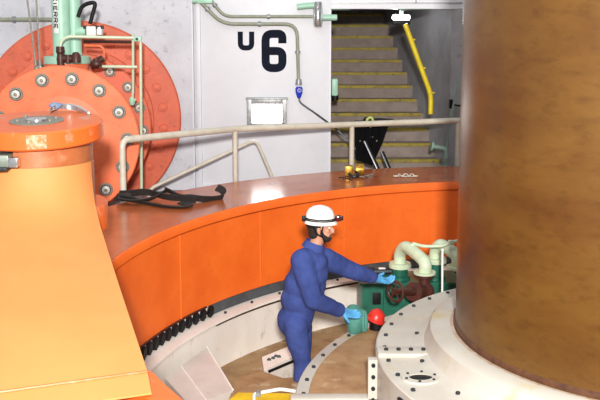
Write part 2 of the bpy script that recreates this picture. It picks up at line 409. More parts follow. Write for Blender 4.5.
# pale pole and valve at the foot of the wall
p0, p1 = at(443, 168, 12.15), at(457.5, 80, 12.2)
t = thing('leaning_pole', p0, 'thin pale green pole leaning against the grey wall right of the stairs', 'pole')
MB().cyl(p0, p1, .014, n=10).build('pole', M['dullmint'], t); MB().ball(p1, .016, seg=10, rings=6).build('tip', M['dullmint'], t)
c = at(451, 104, 12.28)
t = thing('wall_hook', c, 'small black hook fitting on the grey wall beside the leaning pole', 'hook')
MB().box(c, (.05, .1, .13), bev=.01).build('plate', M['black'], t); MB().tube(smooth([c, c + V((.1, -.05, -.02)), c + V((.17, -.03, -.01))]), .014, 8).build('hook_bar', M['black'], t)
c = at(440, 150, 12.1)
t = thing('floor_valve', c - V((0, 0, .4)), 'pale green pipe branch standing low beside the bottom stair', 'pipe')
MB().tube(bend([at(432, 146, 12.1), at(446, 149, 12.1), at(446, 172, 12.1)], .05), .035, 10).build('branch', M['dullmint'], t)
MB().cyl(at(431, 146, 12.1), at(433, 146.4, 12.1), .07, n=14).build('flange', M['dullmint'], t)
MB().cyl(at(445, 158, 12.1), at(445, 161, 12.1), .065, n=14).build('collar', M['steelgrey'], t)

# ------------------------------------------------------------------ regulating ring
rg = thing('regulating_ring', (AX, AY, .62), 'huge orange ring around the pit with a brownish top', 'ring')
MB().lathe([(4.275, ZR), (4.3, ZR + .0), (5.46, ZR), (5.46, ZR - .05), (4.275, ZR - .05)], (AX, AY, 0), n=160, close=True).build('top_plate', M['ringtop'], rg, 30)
MB().lathe([(4.262, ZR - .1), (4.262, ZR - .015), (4.277, ZR - .001), (4.29, ZR - .02), (4.29, ZR - .1)], (AX, AY, 0), n=160, close=True).build('lip', M['ring'], rg, 50)
MB().lathe([(4.272, .73), (4.272, ZR - .116), (4.31, ZR - .116), (4.31, ZR - .06), (4.33, ZR - .06), (4.33, .73)], (AX, AY, 0), n=160, close=True).build('inner_wall', M['ring'], rg, 30)
MB().lathe([(5.42, .64), (5.455, .64), (5.455, ZR - .052), (5.42, ZR - .052)], (AX, AY, 0), n=128, close=True).build('outer_wall', M['ring'], rg, 30)
tag(MB().lathe([(4.265, .625), (4.265, .728), (4.305, .728), (4.305, .625)], (AX, AY, 0), -90, 148.5, n=110, close=True).build('seal_band', M['dkgrey'], rg, 30), 'dark grey band below the orange wall')
MB().lathe([(4.255, .722), (4.255, .735), (4.275, .742), (4.275, .722)], (AX, AY, 0), 149, 185, n=32, close=True).build('bottom_bead', M['valve'], rg)
for a in (137, 120, 104, 155):      # weld seams down the inner wall
    MB().tube([pol(4.268, a, .74), pol(4.268, a, ZR - .11)], .006, 6).build('weld_seam', M['ring'], rg)
MB().lathe([(4.27, .625), (4.27, .728), (4.305, .728), (4.305, .625)], (AX, AY, 0), 148.6, 200, n=40, close=True).build('tooth_backing', M['pit'], rg, 30)
# black zigzag teeth on the lower left
b = MB()
for y0_, y1_, k_ in ((-.01, .03, 1),):
    b.prism([V((-.042, y0_, -.02)), V((-.02, y0_, -.06)), V((.026, y0_, -.035)), V((.042, y0_, .025)), V((.02, y0_, .06)), V((-.026, y0_, .035))],
            [V((-.042, y1_, -.02)), V((-.02, y1_, -.06)), V((.026, y1_, -.035)), V((.042, y1_, .025)), V((.02, y1_, .06)), V((-.026, y1_, .035))])
tm = b.mesh('tooth', M['black'])
k = 0; a = 148.5
while a < 172:
    piece('tooth', tm, rg, pol(4.235, a, .675), Matrix.Rotation(RD(a - 90), 3, 'Z')); a += 1.72
# lug under the arm
b = MB(); al = [163.5 + i for i in range(0, 48, 3)]
lt = [pol(3.97 if i else 4.1, x, 0) for i, x in enumerate(range(205, 243, 3))]
b.prism([p + V((0, 0, 1.4)) for p in lt] + [pol(4.26, 241, 1.4), pol(4.26, 205, 1.4)], [p + V((0, 0, ZR - .004)) for p in lt] + [pol(4.26, 241, ZR - .004), pol(4.26, 205, ZR - .004)])
b.build('lug', M['boss'], rg)

# ------------------------------------------------------------------ arm with pivot boss on the ring
B0 = V((-2.09, 6.72, 0))
arm = thing('ring_arm', (B0.x, B0.y, ZR), 'broad sloping yellow orange arm with a round capped pivot at the left front', 'machine arm')
Pa, Pb = atz(147.5, 371.5, ZR + .06), atz(0, 392, ZR + .06)
Pb = Pa + (Pb - Pa) * 1.75
vs = []; fs = []
prof = [(0, 2.585), (.015, 2.47), (.04, 2.37), (.085, 2.275), (.2, 2.165), (.36, 2.075), (.6, 1.955), (1., ZR + .06)]
NX = 18
for h_, z_ in prof:                       # the round boss flows into the straight foot line
    for k in range(NX + 1):
        t_ = k / NX; a_ = RD(205 + 148 * t_); q_ = V((B0.x + .435 * cos(a_), B0.y + .435 * sin(a_), 0))
        p = q_.lerp(V((Pb.x, Pb.y, 0)).lerp(V((Pa.x, Pa.y, 0)), t_), h_); p.z = z_; vs.append(p)
rc = prof
for i in range(len(rc) - 1):
    for k in range(NX):
        a = i * (NX + 1) + k; fs.append([a, a + 1, a + NX + 2, a + NX + 1])
n0 = len(vs); vs += [V((p.x, p.y, ZR + .004)) for p in vs[:]]
N1 = NX + 1; L = len(rc)
edge = [(0, k) for k in range(N1)] + [(i, NX) for i in range(1, L)] + [(L-1, k) for k in range(NX-1, -1, -1)] + [(i, 0) for i in range(L-2, 0, -1)]
ix = [i * N1 + k for i, k in edge]
for a, c in zip(ix, ix[1:] + ix[:1]): fs.append([a, c, c + n0, a + n0])
MB().add(vs, fs).build('slope_plate', M['arm'], arm, 25)
d = (Pb - Pa)
fw = V((.05, -.17, 0))
MB().prism([Pa + V((0, 0, -.056)), Pb + V((0, 0, -.056)), Pb + fw + V((0, 0, -.056)), Pa + fw + V((0, 0, -.056))],
           [Pa + V((0, 0, -.002)), Pb + V((0, 0, -.002)), Pb + fw + V((0, 0, -.045)), Pa + fw + V((0, 0, -.045))]).build('foot_strip', M['arm'], arm)
MB().tube([Pa.lerp(Pb, k / 20) + V((0, random.uniform(-.004, .004), .0)) for k in range(21)], .009, 6).build('weld_bead', M['boss'], arm)
tilt = Matrix.Rotation(RD(4.2), 3, 'X')
# boss body
MB().lathe([(0, ZR), (.46, ZR), (.432, ZR + .1), (.43, 2.57), (.42, 2.58), (0, 2.58)], B0, n=48).build('boss', M['neck'], arm)
MB().lathe([(.38, 2.02), (.52, 2.02), (.53, 2.03), (.53, 2.22), (.52, 2.235), (.38, 2.235)], B0, n=48, close=True).build('lower_collar', M['boss'], arm)
MB().lathe([(.0, 2.575), (.3, 2.575), (.3, 2.8), (0, 2.8)], B0, n=32).build('pin', M['washer'], arm)
MB().lathe([(.34, 2.56), (.34, 2.8), (.425, 2.8), (.425, 2.56)], B0, -98, 140, n=36, close=True).build('boss_wall', M['neck'], arm)
# cap disc
cc = V((B0.x + .0, B0.y, 2.83))
cp = MB().lathe([(.0, .07), (.5, .07), (.513, .057), (.513, -.058), (.5, -.07), (0, -.07)], cc, n=72, rot=tilt).build('cap_disc', M['boss'], arm)
MB().lathe([(.085, .0705), (.21, .0705), (.212, .077), (.19, .08), (.1, .08), (.085, .075)], cc, n=40, rot=tilt, close=True).build('cover_ring', M['washer'], cp)
MB().lathe([(0, .071), (.083, .071), (.08, .09), (0, .095)], cc, n=24, rot=tilt).build('centre_plug', M['chrome'], cp)
bm_ = hexbolt(.015, .02, M['washer'])
for a in (20, 140, 215, 265, 330): piece('bolt', bm_, cp, cc + tilt @ V((.15 * cos(RD(a)), .15 * sin(RD(a)), .078)), tilt)
# worn pale patch: a small plate on the rim front
MB().lathe([(.5135, -.052), (.5155, -.047), (.5155, .047), (.5135, .052)], cc, -82, -66, n=10, rot=tilt).build('worn_patch', mat('bare_primer_patch', '#e4ac90', .6, col2='#dd7038', scale=34, lo=.4, hi=.6), cp)
# rod end in the slot at the left
g0 = V((B0.x - .02, B0.y - .36, 2.665))
t = thing('servo_rod', (-2.9, 6.35, 2.6), 'grey green flat rod end entering the slot under the pivot cap', 'rod')
MB().b2((-3.3, 6.19, 2.61), (-2.15, 6.36, 2.7), .01).build('rod_bar', M['steelgrey'], t)
MB().b2((-3.3, 6.17, 2.585), (-2.16, 6.38, 2.608), .004).build('shim', M['bolt'], t)
MB().box((-2.13, 6.23, 2.645), (.09, .07, .075), bev=.008).build('wedge', M['chrome'], t)
# blue grey rag and chrome lifting bow on the cap
pts = smooth([at(50, 112, 6.95), at(54, 108.5, 7.02), at(66, 107.5, 7.1), at(78, 110, 7.1), at(88, 116, 7.0)], 6)
t = thing('lifting_bow', pts[0], 'curved bright steel bow strip at the back of the pivot cap', 'strip')
b = MB(); n = len(pts)
b.prism([p + V((0, 0, -.012)) for p in pts] + [p + V((0, .05, -.012)) for p in pts[::-1]], [p + V((0, 0, .024)) for p in pts] + [p + V((0, .05, .03)) for p in pts[::-1]])
b.build('strip', M['chrome'], t)
MB().ball(at(89, 117, 6.98), .026, seg=10, rings=8).build('end_knob', M['washer'], t)
c = at(56, 106, 7.08)
b = MB(); bm = bmesh.new(); bmesh.ops.create_icosphere(bm, subdivisions=3, radius=1)
for v in bm.verts: v.co *= 1 + .18 * sin(v.co.x * 5 + 2 * v.co.y) * cos(v.co.z * 4 + v.co.x)
bmesh.ops.scale(bm, vec=(.055, .05, .032), verts=bm.verts); b.frombm(bm, c)
tag(b.build('rag', mat('blue_grey_rag', '#7c8ca8', .85, col2='#687898', scale=20), origin=c - V((0, 0, .03))), 'small crumpled blue grey rag behind the pivot cap', 'rag')

# ------------------------------------------------------------------ servomotor cylinder with bolted flanges
SA, SB = V((-2.853, 10.1, 2.285)), at(82, 120, 12.1)
ax = (SB - SA).normalized(); rq = zto(-ax).to_matrix()      # +z of the lathe looks at the viewer
def sp(t_): return SA + ax * t_
sv = thing('servomotor', (SA.x - .2, 10.4, .42), 'large salmon orange servomotor cylinder with three round bolted flanges', 'cylinder')
def disc(name, c, r, th, m, hole=0, bev=.012):
    return MB().lathe([(0, 0), (r - bev, 0), (r, -bev), (r, -th + bev), (r - bev, -th), (0, -th)], c, n=96, rot=rq).build(name, m, sv)
fl = disc('front_flange', sp(0), .915, .12, M['servo'])
MB().lathe([(0, .006), (.54, .006), (.56, 0)], sp(0), n=64, rot=rq).build('face_plate', M['servo'], fl)
MB().cyl(sp(.12), sp(2.0), .78, n=64).build('barrel', M['servo_dk'], sv)
f2 = disc('middle_flange', sp(1.18), 1.01, .12, M['servo_dk'])
f3 = disc('rear_flange', sp(2.02), 1.405, .12, M['servo_dk'], bev=.02)
f4 = disc('step_flange', sp(1.93), 1.02, .1, M['servo_dk'])
MB().lathe([(.78, 0), (.86, 0), (.88, -.02), (.93, -.16), (.93, -.2)], sp(1.75), n=64, rot=rq).build('hub', M['servo_dk'], sv)
nb = MB()
nb.use(M['washer']).lathe([(0, .0), (.072, .0), (.076, .012), (.066, .02), (0, .02)], n=20)
nb.use(M['bolt']).lathe([(0, .021), (.054, .021), (.05, .026), (0, .026)], n=16)
nb.use(M['nut']).lathe([(0, .056), (.034, .056), (.045, .048), (.047, .02)], n=6 * 2)
nb.use(M['washer']).lathe([(0, .072), (.016, .07), (.02, .056)], n=8)
nm = nb.mesh('bolt', M['nut'])
def circle_bolts(par, c, r, n, ph, me, sc=1):
    for i in range(n):
        a = RD(ph + 360 / n * i); piece('bolt', me, par, c + rq @ V((r * cos(a), r * sin(a), 0)), rq).scale = (sc, sc, sc)
xdir = rq @ V((1, 0, 0)); ydir = rq @ V((0, 1, 0))
def ang(deg):   # angle of the picture plane turned into the lathe's own frame
    d = V((cos(RD(deg)), 0, sin(RD(deg)))); return math.degrees(atan2(d.dot(ydir), d.dot(xdir)))
circle_bolts(fl, sp(0), .772, 14, ang(79), nm, 1.08)
circle_bolts(f2, sp(1.18), .90, 18, ang(57), nm)
rb = MB().use(M['servo_dk']).lathe([(0, .012), (.05, .012), (.056, .0)], n=12).lathe([(0, .022), (.03, .02), (.034, .012)], n=8).mesh('bolt', M['servo_dk'])
circle_bolts(f3, sp(2.02), 1.16, 24, ang(8), rb, 1.2)
circle_bolts(f4, sp(1.93), .95, 32, ang(6), rb, .8)
# saddle feet
for tt in (.25, 1.5):
    p = sp(tt); MB().prism([(p.x - .5, p.y - .1, .42), (p.x + .5, p.y - .1, .42), (p.x + .5, p.y + .1, .42), (p.x - .5, p.y + .1, .42)],
                           [(p.x - .4, p.y - .1, p.z - .45), (p.x + .4, p.y - .1, p.z - .45), (p.x + .4, p.y + .1, p.z - .45), (p.x - .4, p.y + .1, p.z - .45)]).build('saddle', M['servo_dk'], sv)

# ------------------------------------------------------------------ two mint green upright cylinders
YM = 10.9
gt = thing('oil_cylinder', at(66, 62, YM), 'pair of mint green upright oil cylinders with a lettered white strip', 'cylinder')
pf = at(62.5, 60, YM); pr = at(75, 60, YM + .12)
for nm_, p, r in (('front_tube', pf, .112), ('rear_tube', pr, .092)):
    MB().lathe([(0, 0), (r, 0), (r, 2.0), (0, 2.0)], p, n=32).build(nm_, M['mint'], gt)
c = at(67, 61, YM + .05)
MB().lathe([(0, -.03), (.285, -.03), (.285, .055), (.27, .065), (.0, .065)], c, n=48).build('base_flange', M['mint'], gt)
MB().lathe([(0, -.2), (.26, -.2), (.27, -.03), (0, -.03)], c, n=40).build('neck', M['servo'], gt)
# white strip wrapped on the front tube, lettering reads downward
ls = MB().lathe([(.1135, .34), (.1135, 2.0)], pf, -128, -92, n=8).build('label_strip', M['whitep'], gt)
def glyphs(txt, r, z, hgt, wd, a_mid):            # letters from strokes on the tube, turned a quarter
    G = {'C': [[(1, .12), (.7, 0), (.3, 0), (0, .25), (0, .75), (.3, 1), (.7, 1), (1, .88)]], 'I': [[(.5, 0), (.5, 1)]],
         'E': [[(1, 0), (0, 0), (0, 1), (1, 1)], [(0, .5), (.8, .5)]], 'R': [[(0, 0), (0, 1), (.8, 1), (1, .85), (1, .65), (.8, .5), (0, .5)], [(.45, .5), (1, 0)]]}
    b = MB()
    for ch in txt:
        w_ = wd * (.45 if ch == 'I' else 1)
        for S_ in G[ch]:
            P = []
            for (x, y) in S_:
                a = RD(a_mid) + ((y - .5) * hgt) / r          # up of the letter points to the right
                P.append(pf + V(((r) * cos(a), r * sin(a), z - x * w_)))
            b.tube(P, .0075, 6)
        z -= w_ + wd * .42
    return b
b = glyphs('CIERRE', .114, .34 + .455, .048, .052, -110)
b.build('lettering', M['navy'], ls)
# brown valve block in front of the flange
c = at(68, 57, YM - .32)
t = thing('needle_valve', c - V((0, 0, .1)), 'dark brown needle valve at the foot of the mint cylinders', 'valve')
MB().tube([at(59, 58, YM - .32), at(78, 59, YM - .32)], .05, 10).build('body', M['valve'], t)
MB().lathe([(0, -.1), (.045, -.1), (.05, -.02), (.04, .04), (.055, .06), (.05, .13), (0, .13)], at(60.5, 57, YM - .33), n=14).build('stem', M['valve'], t)
MB().lathe([(0, -.05), (.06, -.05), (.06, .04), (.03, .08), (0, .08)], at(76, 58.5, YM - .33), n=14).build('bonnet', M['valve'], t)
MB().cyl(at(68, 55, YM - .34), at(68, 63, YM - .34), .035, n=10).build('nut', M['valve'], t)
c = at(97, 62, YM - .2)
t = thing('needle_valve', c - V((0, 0, .1)), 'dark brown needle valve tilted above the bolted flange right of the mint cylinders', 'valve')
MB().tube([at(91, 67, YM - .2), at(103, 58, YM - .2)], .045, 10).build('body', M['valve'], t)
MB().ball(at(96, 64, YM - .22), (.075, .06, .06), seg=14, rings=10).build('bonnet', M['valve'], t)
MB().tube([at(100, 68, YM - .22), at(95, 58, YM - .22)], .03, 8).build('stem', M['valve'], t)
# white fitting block
c = at(93, 30.5, YM + .05)
t = thing('pipe_fitting', c, 'white fitting block on the side of the rear mint cylinder', 'fitting')
MB().cyl(at(76, 31.5, YM + .05), at(86, 31.5, YM + .05), .06, n=16).build('stub', M['mint'], t)
MB().box(at(92, 31, YM + .05), (.12, .12, .12), bev=.012).build('block', M['whitep'], t)
MB().box(at(100, 31, YM + .05), (.06, .1, .1), bev=.01).build('end_block', M['whitep'], t)
for u in (85, 91, 97, 102): MB().cyl(at(u, 25.5, YM + .02), at(u, 29, YM + .02), .024, n=8).build('screw', M['bolt'], t)
pts = smooth([at(78, 17, YM + .05), at(82, 7, YM + .05), at(90, 3, YM + .05), at(95, 4, YM + .05), at(93, 13, YM + .05), at(90, 24, YM + .05)], 6)
tag(MB().tube(pts, .026, 10).build('rubber_hose', M['black'], origin=pts[0]), 'black rubber hose looping above the white fitting block', 'hose')
pipe('oil_pipe', [at(60, 50, YM - .35), at(61, 41, YM - .35), at(68, 36.5, YM - .3), at(136, 38, YM - .1), at(140.5, 40, YM - .1), at(141.5, 195, YM - .1)], .02, M['cream'], 'thin pale green pipe running from the needle valve over the flange and straight down', 'pipe', .08)
pipe('oil_pipe', [at(133, 34, YM), at(133, 92, YM + .05), at(132, 100, YM + .08)], .017, M['cream'], 'short thin pale green pipe hanging beside the longer one', 'pipe', .05)
pipe('oil_pipe', [at(84, 41.5, YM + .3), at(133, 42, YM + .3)], .022, M['valve'], 'dark brown level pipe crossing the rear flange', 'pipe', .05)
pipe('oil_pipe', [at(84, 45.5, YM + .1), at(101, 46, YM + .1), at(104, 50, YM + .1), at(104, 58, YM + .0)], .018, M['servo'], 'small orange bent pipe above the tilted needle valve', 'pipe', .06)
pipe('oil_pipe', [at(101, 66.5, YM - .1), at(137, 67, YM - .05)], .02, M['cream'], 'thin level pale pipe between the tilted needle valve and the upright pipe', 'pipe', .05)
c = at(137.5, 39, YM - .1)
t = thing('pipe_clamp', c, 'small mint clamp block at the corner of the thin pipes', 'clamp'); MB().box(c, (.1, .07, .06), bev=.01).build('block', M['mint'], t); MB().cyl(c + V((0, -.05, 0)), c + V((0, -.03, 0)), .018, n=6).build('bolt', M['bolt'], t)
c = at(132, 101, YM + .08)
t = thing('drain_cock', c, 'small mint drain cock at the lower end of the short pipe', 'valve'); MB().lathe([(0, -.06), (.03, -.05), (.045, 0), (.03, .05), (0, .05)], c, n=12).build('body', M['mint'], t); MB().box(c + V((.03, -.03, .02)), (.06, .015, .02)).build('lever', M['mint'], t)
for (u0, u1, lab) in ((27, 36, 'left of two thin grey wire ropes hanging before the rear flange'), (36.5, 40.5, 'right of two thin grey wire ropes hanging before the rear flange')):
    p0, p1 = at(u0 - .5, -6, 10.4), at(u1 - (0 if u0 == 27 else .5), 66, 10.3)
    t = thing('wire_rope', p1, lab, 'wire'); MB().cyl(p0, p1, .011, n=8).build('rope', M['washer'], t); MB().cyl(p1, p1 + (p0 - p1).normalized() * .07, .018, n=8).build('end_sleeve', M['washer'], t)

# ------------------------------------------------------------------ railing
ZT, RR = 2.335, 5.66
def onrail(u, v):
    Y = 11.0
    for _ in range(60):
        p = at(u, v, Y); Y += (RR - hypot(p.x - AX, p.y - AY)) * .6
    return at(u, v, Y)
ra = [onrail(122, 140), onrail(235, 129), onrail(352, 124.5), onrail(458, 120.5)]
ra.append(V((AX + RR * cos(RD(62)), AY + RR * sin(RD(62)), ZT)))
rl = thing('railing', (ra[1].x, ra[1].y, ZG), 'cream painted tube railing along the outer edge of the ring', 'railing')
MB().tube(bend([V((ra[0].x, ra[0].y, ZG + .02)), ra[0], ra[1]], .1), .036, 12).build('end_post', M['rail'], rl)
MB().tube(ra[1:], .042, 12).build('top_rail', M['rail'], rl)
MB().tube([ra[0].lerp(ra[1], .06) + V((0, 0, 0)), ra[1]], .042, 12).build('top_rail', M['rail'], rl)
for p in ra[1:]:
    MB().cyl((p.x, p.y, ZG), (p.x, p.y, p.z - .02), .034, n=12).build('post', M['rail'], rl)
    MB().cyl((p.x, p.y, ZG), (p.x, p.y, ZG + .02), .08, n=16).build('base_plate', M['rail'], rl)
# sloping handrail of the steps down to the servomotor
h = [at(276, 186, 12.0), at(256, 139.5, 12.0), at(149, 189, 11.6), at(146, 215, 11.6)]
t = thing('stair_rail', (h[0].x, h[0].y, ZG), 'thin cream handrail sloping down to the left before the wall', 'handrail')
MB().tube(bend([V((h[0].x + .02, 12, ZG)), h[0], h[1], h[2], V((h[3].x, h[3].y, .42))], .1), .026, 10).build('tube', M['rail'], t)
MB().cyl((h[0].x + .02, 12, ZG), (h[0].x + .02, 12, ZG + .015), .06, n=12).build('base_plate', M['rail'], t)

# ------------------------------------------------------------------ webbing sling on the ring
def ribbon(b, pts, wd, th, tw=None):
    P = smooth(pts, 8); n = len(P); vs = []
    for i, p in enumerate(P):
        t_ = (P[min(i+1, n-1)] - P[max(i-1, 0)]).normalized(); sd = t_.cross(V((0, 0, 1))).normalized(); up = sd.cross(t_)
        a = tw[0] + (tw[1] - tw[0]) * i / (n - 1) if tw else 0
        u = sd * cos(a) + up * sin(a); q = up * cos(a) - sd * sin(a)
        for s1, s2 in ((-1, -1), (1, -1), (1, 1), (-1, 1)): vs.append(p + u * (wd / 2 * s1) + q * (th / 2 * s2))
    fs = [[i*4 + k, i*4 + (k+1) % 4, i*4 + 4 + (k+1) % 4, i*4 + 4 + k] for i in range(n - 1) for k in range(4)]
    b.add(vs, fs + [[3, 2, 1, 0], [(n-1)*4 + k for k in range(4)]])
zz = ZR + .02
def gz(u, v, h=0): return atz(u, v, zz + h)
t = thing('webbing_sling', gz(165, 202), 'crumpled black webbing sling lying on the ring beside the railing post', 'strap')
for nm_, pts, tw in (('strap', [gz(120, 197, .05), gz(132, 199, .04), gz(145, 203), gz(158, 205.5), gz(172, 207), gz(186, 207), gz(189, 204.5), (gz(180, 202.5))], (1.0, .1)),
                     ('strap', [gz(119, 194, .07), gz(130, 193.5, .06), gz(142, 192, .06), gz(152, 193, .05), gz(163, 196, .05), gz(178, 198, .04), gz(190, 197.5, .04), gz(203, 199, .02), gz(213, 199), gz(222, 197, .01), gz(223, 191, .07), gz(217, 187.5, .09)], (1.2, .9)),
                     ('strap', [gz(120, 199, .04), gz(134, 201, .03), gz(150, 199, .04), gz(160, 194, .07), gz(166, 190, .09), gz(171, 192, .09), gz(180, 197, .05), gz(196, 200, .02)], (.4, 1.2))):
    b = MB(); ribbon(b, pts, .085, .014, tw); b.build(nm_, M['cloth_black'], t, 50)
b = MB(); b.box(gz(124, 197, .04), (.16, .1, .09), Matrix.Rotation(.4, 3, 'Z'), bev=.03); b.build('bundle', M['cloth_black'], t)

# brass padlock, shackles
c = atz(354, 176, ZR); 
t = thing('chain_hoist', c, 'small brass hoist block on the ring at the foot of the railing post', 'hoist'); hoist = t
MB().box(c + V((-.05, 0, .055)), (.085, .09, .1), bev=.02).build('housing', M['brass'], t)
MB().lathe([(0, -.04), (.055, -.04), (.06, 0), (.055, .04), (0, .04)], c + V((.055, 0, .065)), n=16, rot=Matrix.Rotation(pi/2, 3, 'Y')).build('wheel', M['brass'], t)
MB().tube(smooth([c + V((-.05, -.05, .03)), c + V((-.02, -.11, .015)), c + V((.03, -.1, .02)), c + V((.02, -.04, .05))]), .014, 8).build('hook', M['bolt'], t)
hoist.scale = (1.35, 1.35, 1.35)
def links(name, pts, lab, m):
    P = [V(p) for p in pts]; t = thing(name, P[0], lab, 'chain')
    for i, p in enumerate(P):
        a = i * 1.1; x = V((cos(a), sin(a), 0)); y = V((0, 0, 1)) if i % 2 else V((-sin(a), cos(a), 0))
        MB().tube([p + x * (.032 * cos(q)) + y * (.018 * sin(q)) for q in [2*pi*k/10 for k in range(10)]], .006, 6, closed=True).build('link', m, t)
links('chain', [atz(341 + 3.4 * i, 177.5 + (i % 2) * .9 + (1 if i == 2 else 0), ZR + .026) for i in range(4)], 'short dark chain left of the brass hoist block', M['bolt'])
links('chain', [atz(362 + 2.6 * i, 176.5 - .5 * i + (i % 2), ZR + .026) for i in range(5)], 'short grey chain right of the brass hoist block', M['washer'])
links('chain', [atz(396 + 3.2 * i, 176 - (i % 2) * .8, ZR + .026) for i in range(7)], 'short bright chain lying alone on the ring near the shaft', M['nut'])

# black flood lamp case on tubular legs behind the railing
YL = 12.05
c = at(375, 143, YL)
t = thing('work_lamp', (c.x, YL, ZG), 'black work lamp on silver striped tube legs before the stairs', 'lamp')
quad = [(355, 124), (389, 124), (383, 142), (372, 166), (356, 160)]
f = [at(u, v, YL) for u, v in quad]
MB().prism(f, [p + V((0, .18, .03)) for p in f]).build('case', M['case'], t)
for k in range(4):
    p, q = at(359 + k * 7, 127, YL - .02), at(358 + k * 6, 158 - k * 2, YL - .02)
    MB().tube([p, p.lerp(q, .97)], .012, 6).build('rib', M['case'], t)
for (a, b_) in (((365, 141), (383, 180)), ((382, 152), (394, 180))):
    p, q = at(*a, YL - .1), at(*b_, YL - .25); q = p + (q - p) * ((p.z - ZG) / (p.z - q.z))
    MB().cyl(p, q, .03, n=12).build('leg', M['black'], t)
    MB().cyl(p + V((-.012, -.024, .0)), q + V((-.012, -.024, 0)), .011, n=8).build('leg_strip', M['chrome'], t)
b = MB(); b.tube(smooth([at(363, 126, YL - .05), at(366, 119, YL - .1), at(372, 122, YL - .1), at(376, 120, YL - .08), at(393, 121, YL - .05)]), .03, 8); b.build('handle', M['black'], t)
tag(MB().tube(smooth([at(368, 126, YL - .14), at(367, 120, YL - .16), at(371, 117.5, YL - .16), at(373, 122, YL - .16), at(370, 127, YL - .14)]), .018, 8).build('cable_tie', mat('pale_yellow_green', '#b8c26a', .5), t), 'pale yellow green tie')
for (a, d_) in (((372, 137), .02), ((377, 141), .02), ((360, 141), .015)): MB().ball(at(*a, YL - .01), d_, seg=8, rings=6).build('rivet', M['chrome'], t)

# ------------------------------------------------------------------ shaft and head cover
sh = thing('turbine_shaft', (AX, AY, 1.2), 'huge brown oily turbine shaft rising out of the white cover', 'shaft')
MB().lathe([(0, 1.2), (1.43, 1.2), (1.43, 7), (0, 7)], (AX, AY, 0), n=160).build('shaft_body', M['shaft'], sh)
MB().lathe([(1.431, 1.262), (1.445, 1.262), (1.445, 1.29), (1.431, 1.3)], (AX, AY, 0), n=128, close=True).build('base_band', mat('rust_red_band', '#5e3a22', .6, col2='#45291a', scale=14), sh)

hc = thing('head_cover', (AX, AY, ZF), 'white two tier round head cover bolted around the turbine shaft', 'cover')
up = MB().lathe([(1.472, 1.256), (1.6, 1.25), (1.63, 1.235), (1.645, 1.16), (1.68, 1.11), (1.76, 1.085), (1.8, 1.08), (2.06, 1.08), (2.07, 1.07), (2.07, .6), (1.472, .6)], (AX, AY, 0), n=160, close=True).build('upper_tier', M['white'], hc, 28)
tag(MB().lathe([(1.432, 1.2), (1.432, 1.25), (1.475, 1.25), (1.475, 1.2)], (AX, AY, 0), n=128, close=True).build('gland_ring', mat('tan_gland_grease', '#c8b4a0', .5, col2='#b09078', scale=12), hc), 'tan gland ring against the shaft')
lo = MB().lathe([(2.0, .68), (2.71, .68), (2.72, .67), (2.72, .02), (2.0, .02)], (AX, AY, 0), 0, 180, n=96, close=True).build('lower_tier', M['white'], hc, 28)
tag(MB().lathe([(2.12, .681), (2.61, .681), (2.605, .686), (2.125, .686)], (AX, AY, 0), 92, 178.6, n=64, close=True).build('stained_plate', M['rust'], lo), 'rust stained sheet on the lower tier')
bt = hexbolt(.018, .016, M['bolt'])
for i in range(45):
    a = 168.3 + i * 8
    if abs((a - 180 + 180) % 360 - 180) > 2.4: piece('bolt', bt, up, pol(1.997, a, 1.08))
for i in range(-27, 2): piece('bolt', bt, lo, pol(2.65, 170.8 + i * 6.15, .68))
for i in range(18): piece('bolt', bt, up, pol(1.745, i * 20 + 6, 1.088))
# radial joint on the upper tier, vertical joint flange, flange of the lower tier
j = MB().b2((AX - 2.065, AY - .08, 1.078), (AX - 1.66, AY + .08, 1.112), .006).build('joint_strip', M['white'], hc)
for k in range(4): piece('bolt', bt, j, (AX - 1.995 + k * .098, AY, 1.112))
j = MB().b2((AX - 2.14, AY - .06, .5), (AX - 2.06, AY + .02, 1.05), .006).build('joint_flange', M['white'], hc)
ry = Matrix.Rotation(pi/2, 3, 'X')
for k in range(5): piece('bolt', bt, j, (AX - 2.1, AY - .06, 1.01 - k * .095), ry)
j = MB().b2((AX - 2.75, AY - .06, .58), (AX - 2.06, AY + .04, .735), .006).build('joint_flange', M['white'], hc)
for k in range(7): piece('bolt', bt, j, (AX - 2.7 + k * .1, AY - .06, .685), ry)
MB().box((AX - 1.95, AY - .75, .98), (.02, .14, .1), Matrix.Rotation(RD(20), 3, 'Z')).build('slot', M['black'], up)
# manhole in the front half
mc = V((.885, 5.957, 1.081)); rz = Matrix.Rotation(RD(4), 3, 'Z')
b = MB(); n = 40; P = []
def oval(rx, ry_, z): return [mc + rz @ V((1.15 * rx * cos(2*pi*i/n), 1.15 * ry_ * sin(2*pi*i/n), z)) for i in range(n)]
mh = MB(); A_, B_, C_ = oval(.125, .105, .0), oval(.122, .102, .014), oval(.075, .05, .014); D_ = oval(.075, .05, .004)
mh.add(A_ + B_ + C_ + D_, [[r*n + i, r*n + (i+1) % n, (r+1)*n + (i+1) % n, (r+1)*n + i] for r in range(3) for i in range(n)])
mo = mh.build('manhole_ring', M['white'], hc)
k_ = MB(); k_.add(oval(.075, .05, .006), [list(range(n))]); k_.build('manhole_opening', M['black'], mo)
for i in range(6):
    q = 2*pi*i/6 + .3; piece('bolt', bt, mo, mc + rz @ V((.115 * cos(q), .09 * sin(q), .013))).scale = (.6, .6, .6)

# ------------------------------------------------------------------ pit furniture
b = MB()
pf_ = [atz(u, v, .4) for u, v in ((228, 402), (236, 379), (262, 371), (283, 378), (299, 377))] + [V((.06, 7.42, .4)), V((-.06, 7.1, .4)), V((-.09, 6.7, .4)), V((-.4, 6.55, .4))]
b.prism([V((p.x, p.y, ZF)) for p in pf_], pf_)
tag(b.build('trim_1', M['dirt'], sharp=20), kind='structure')
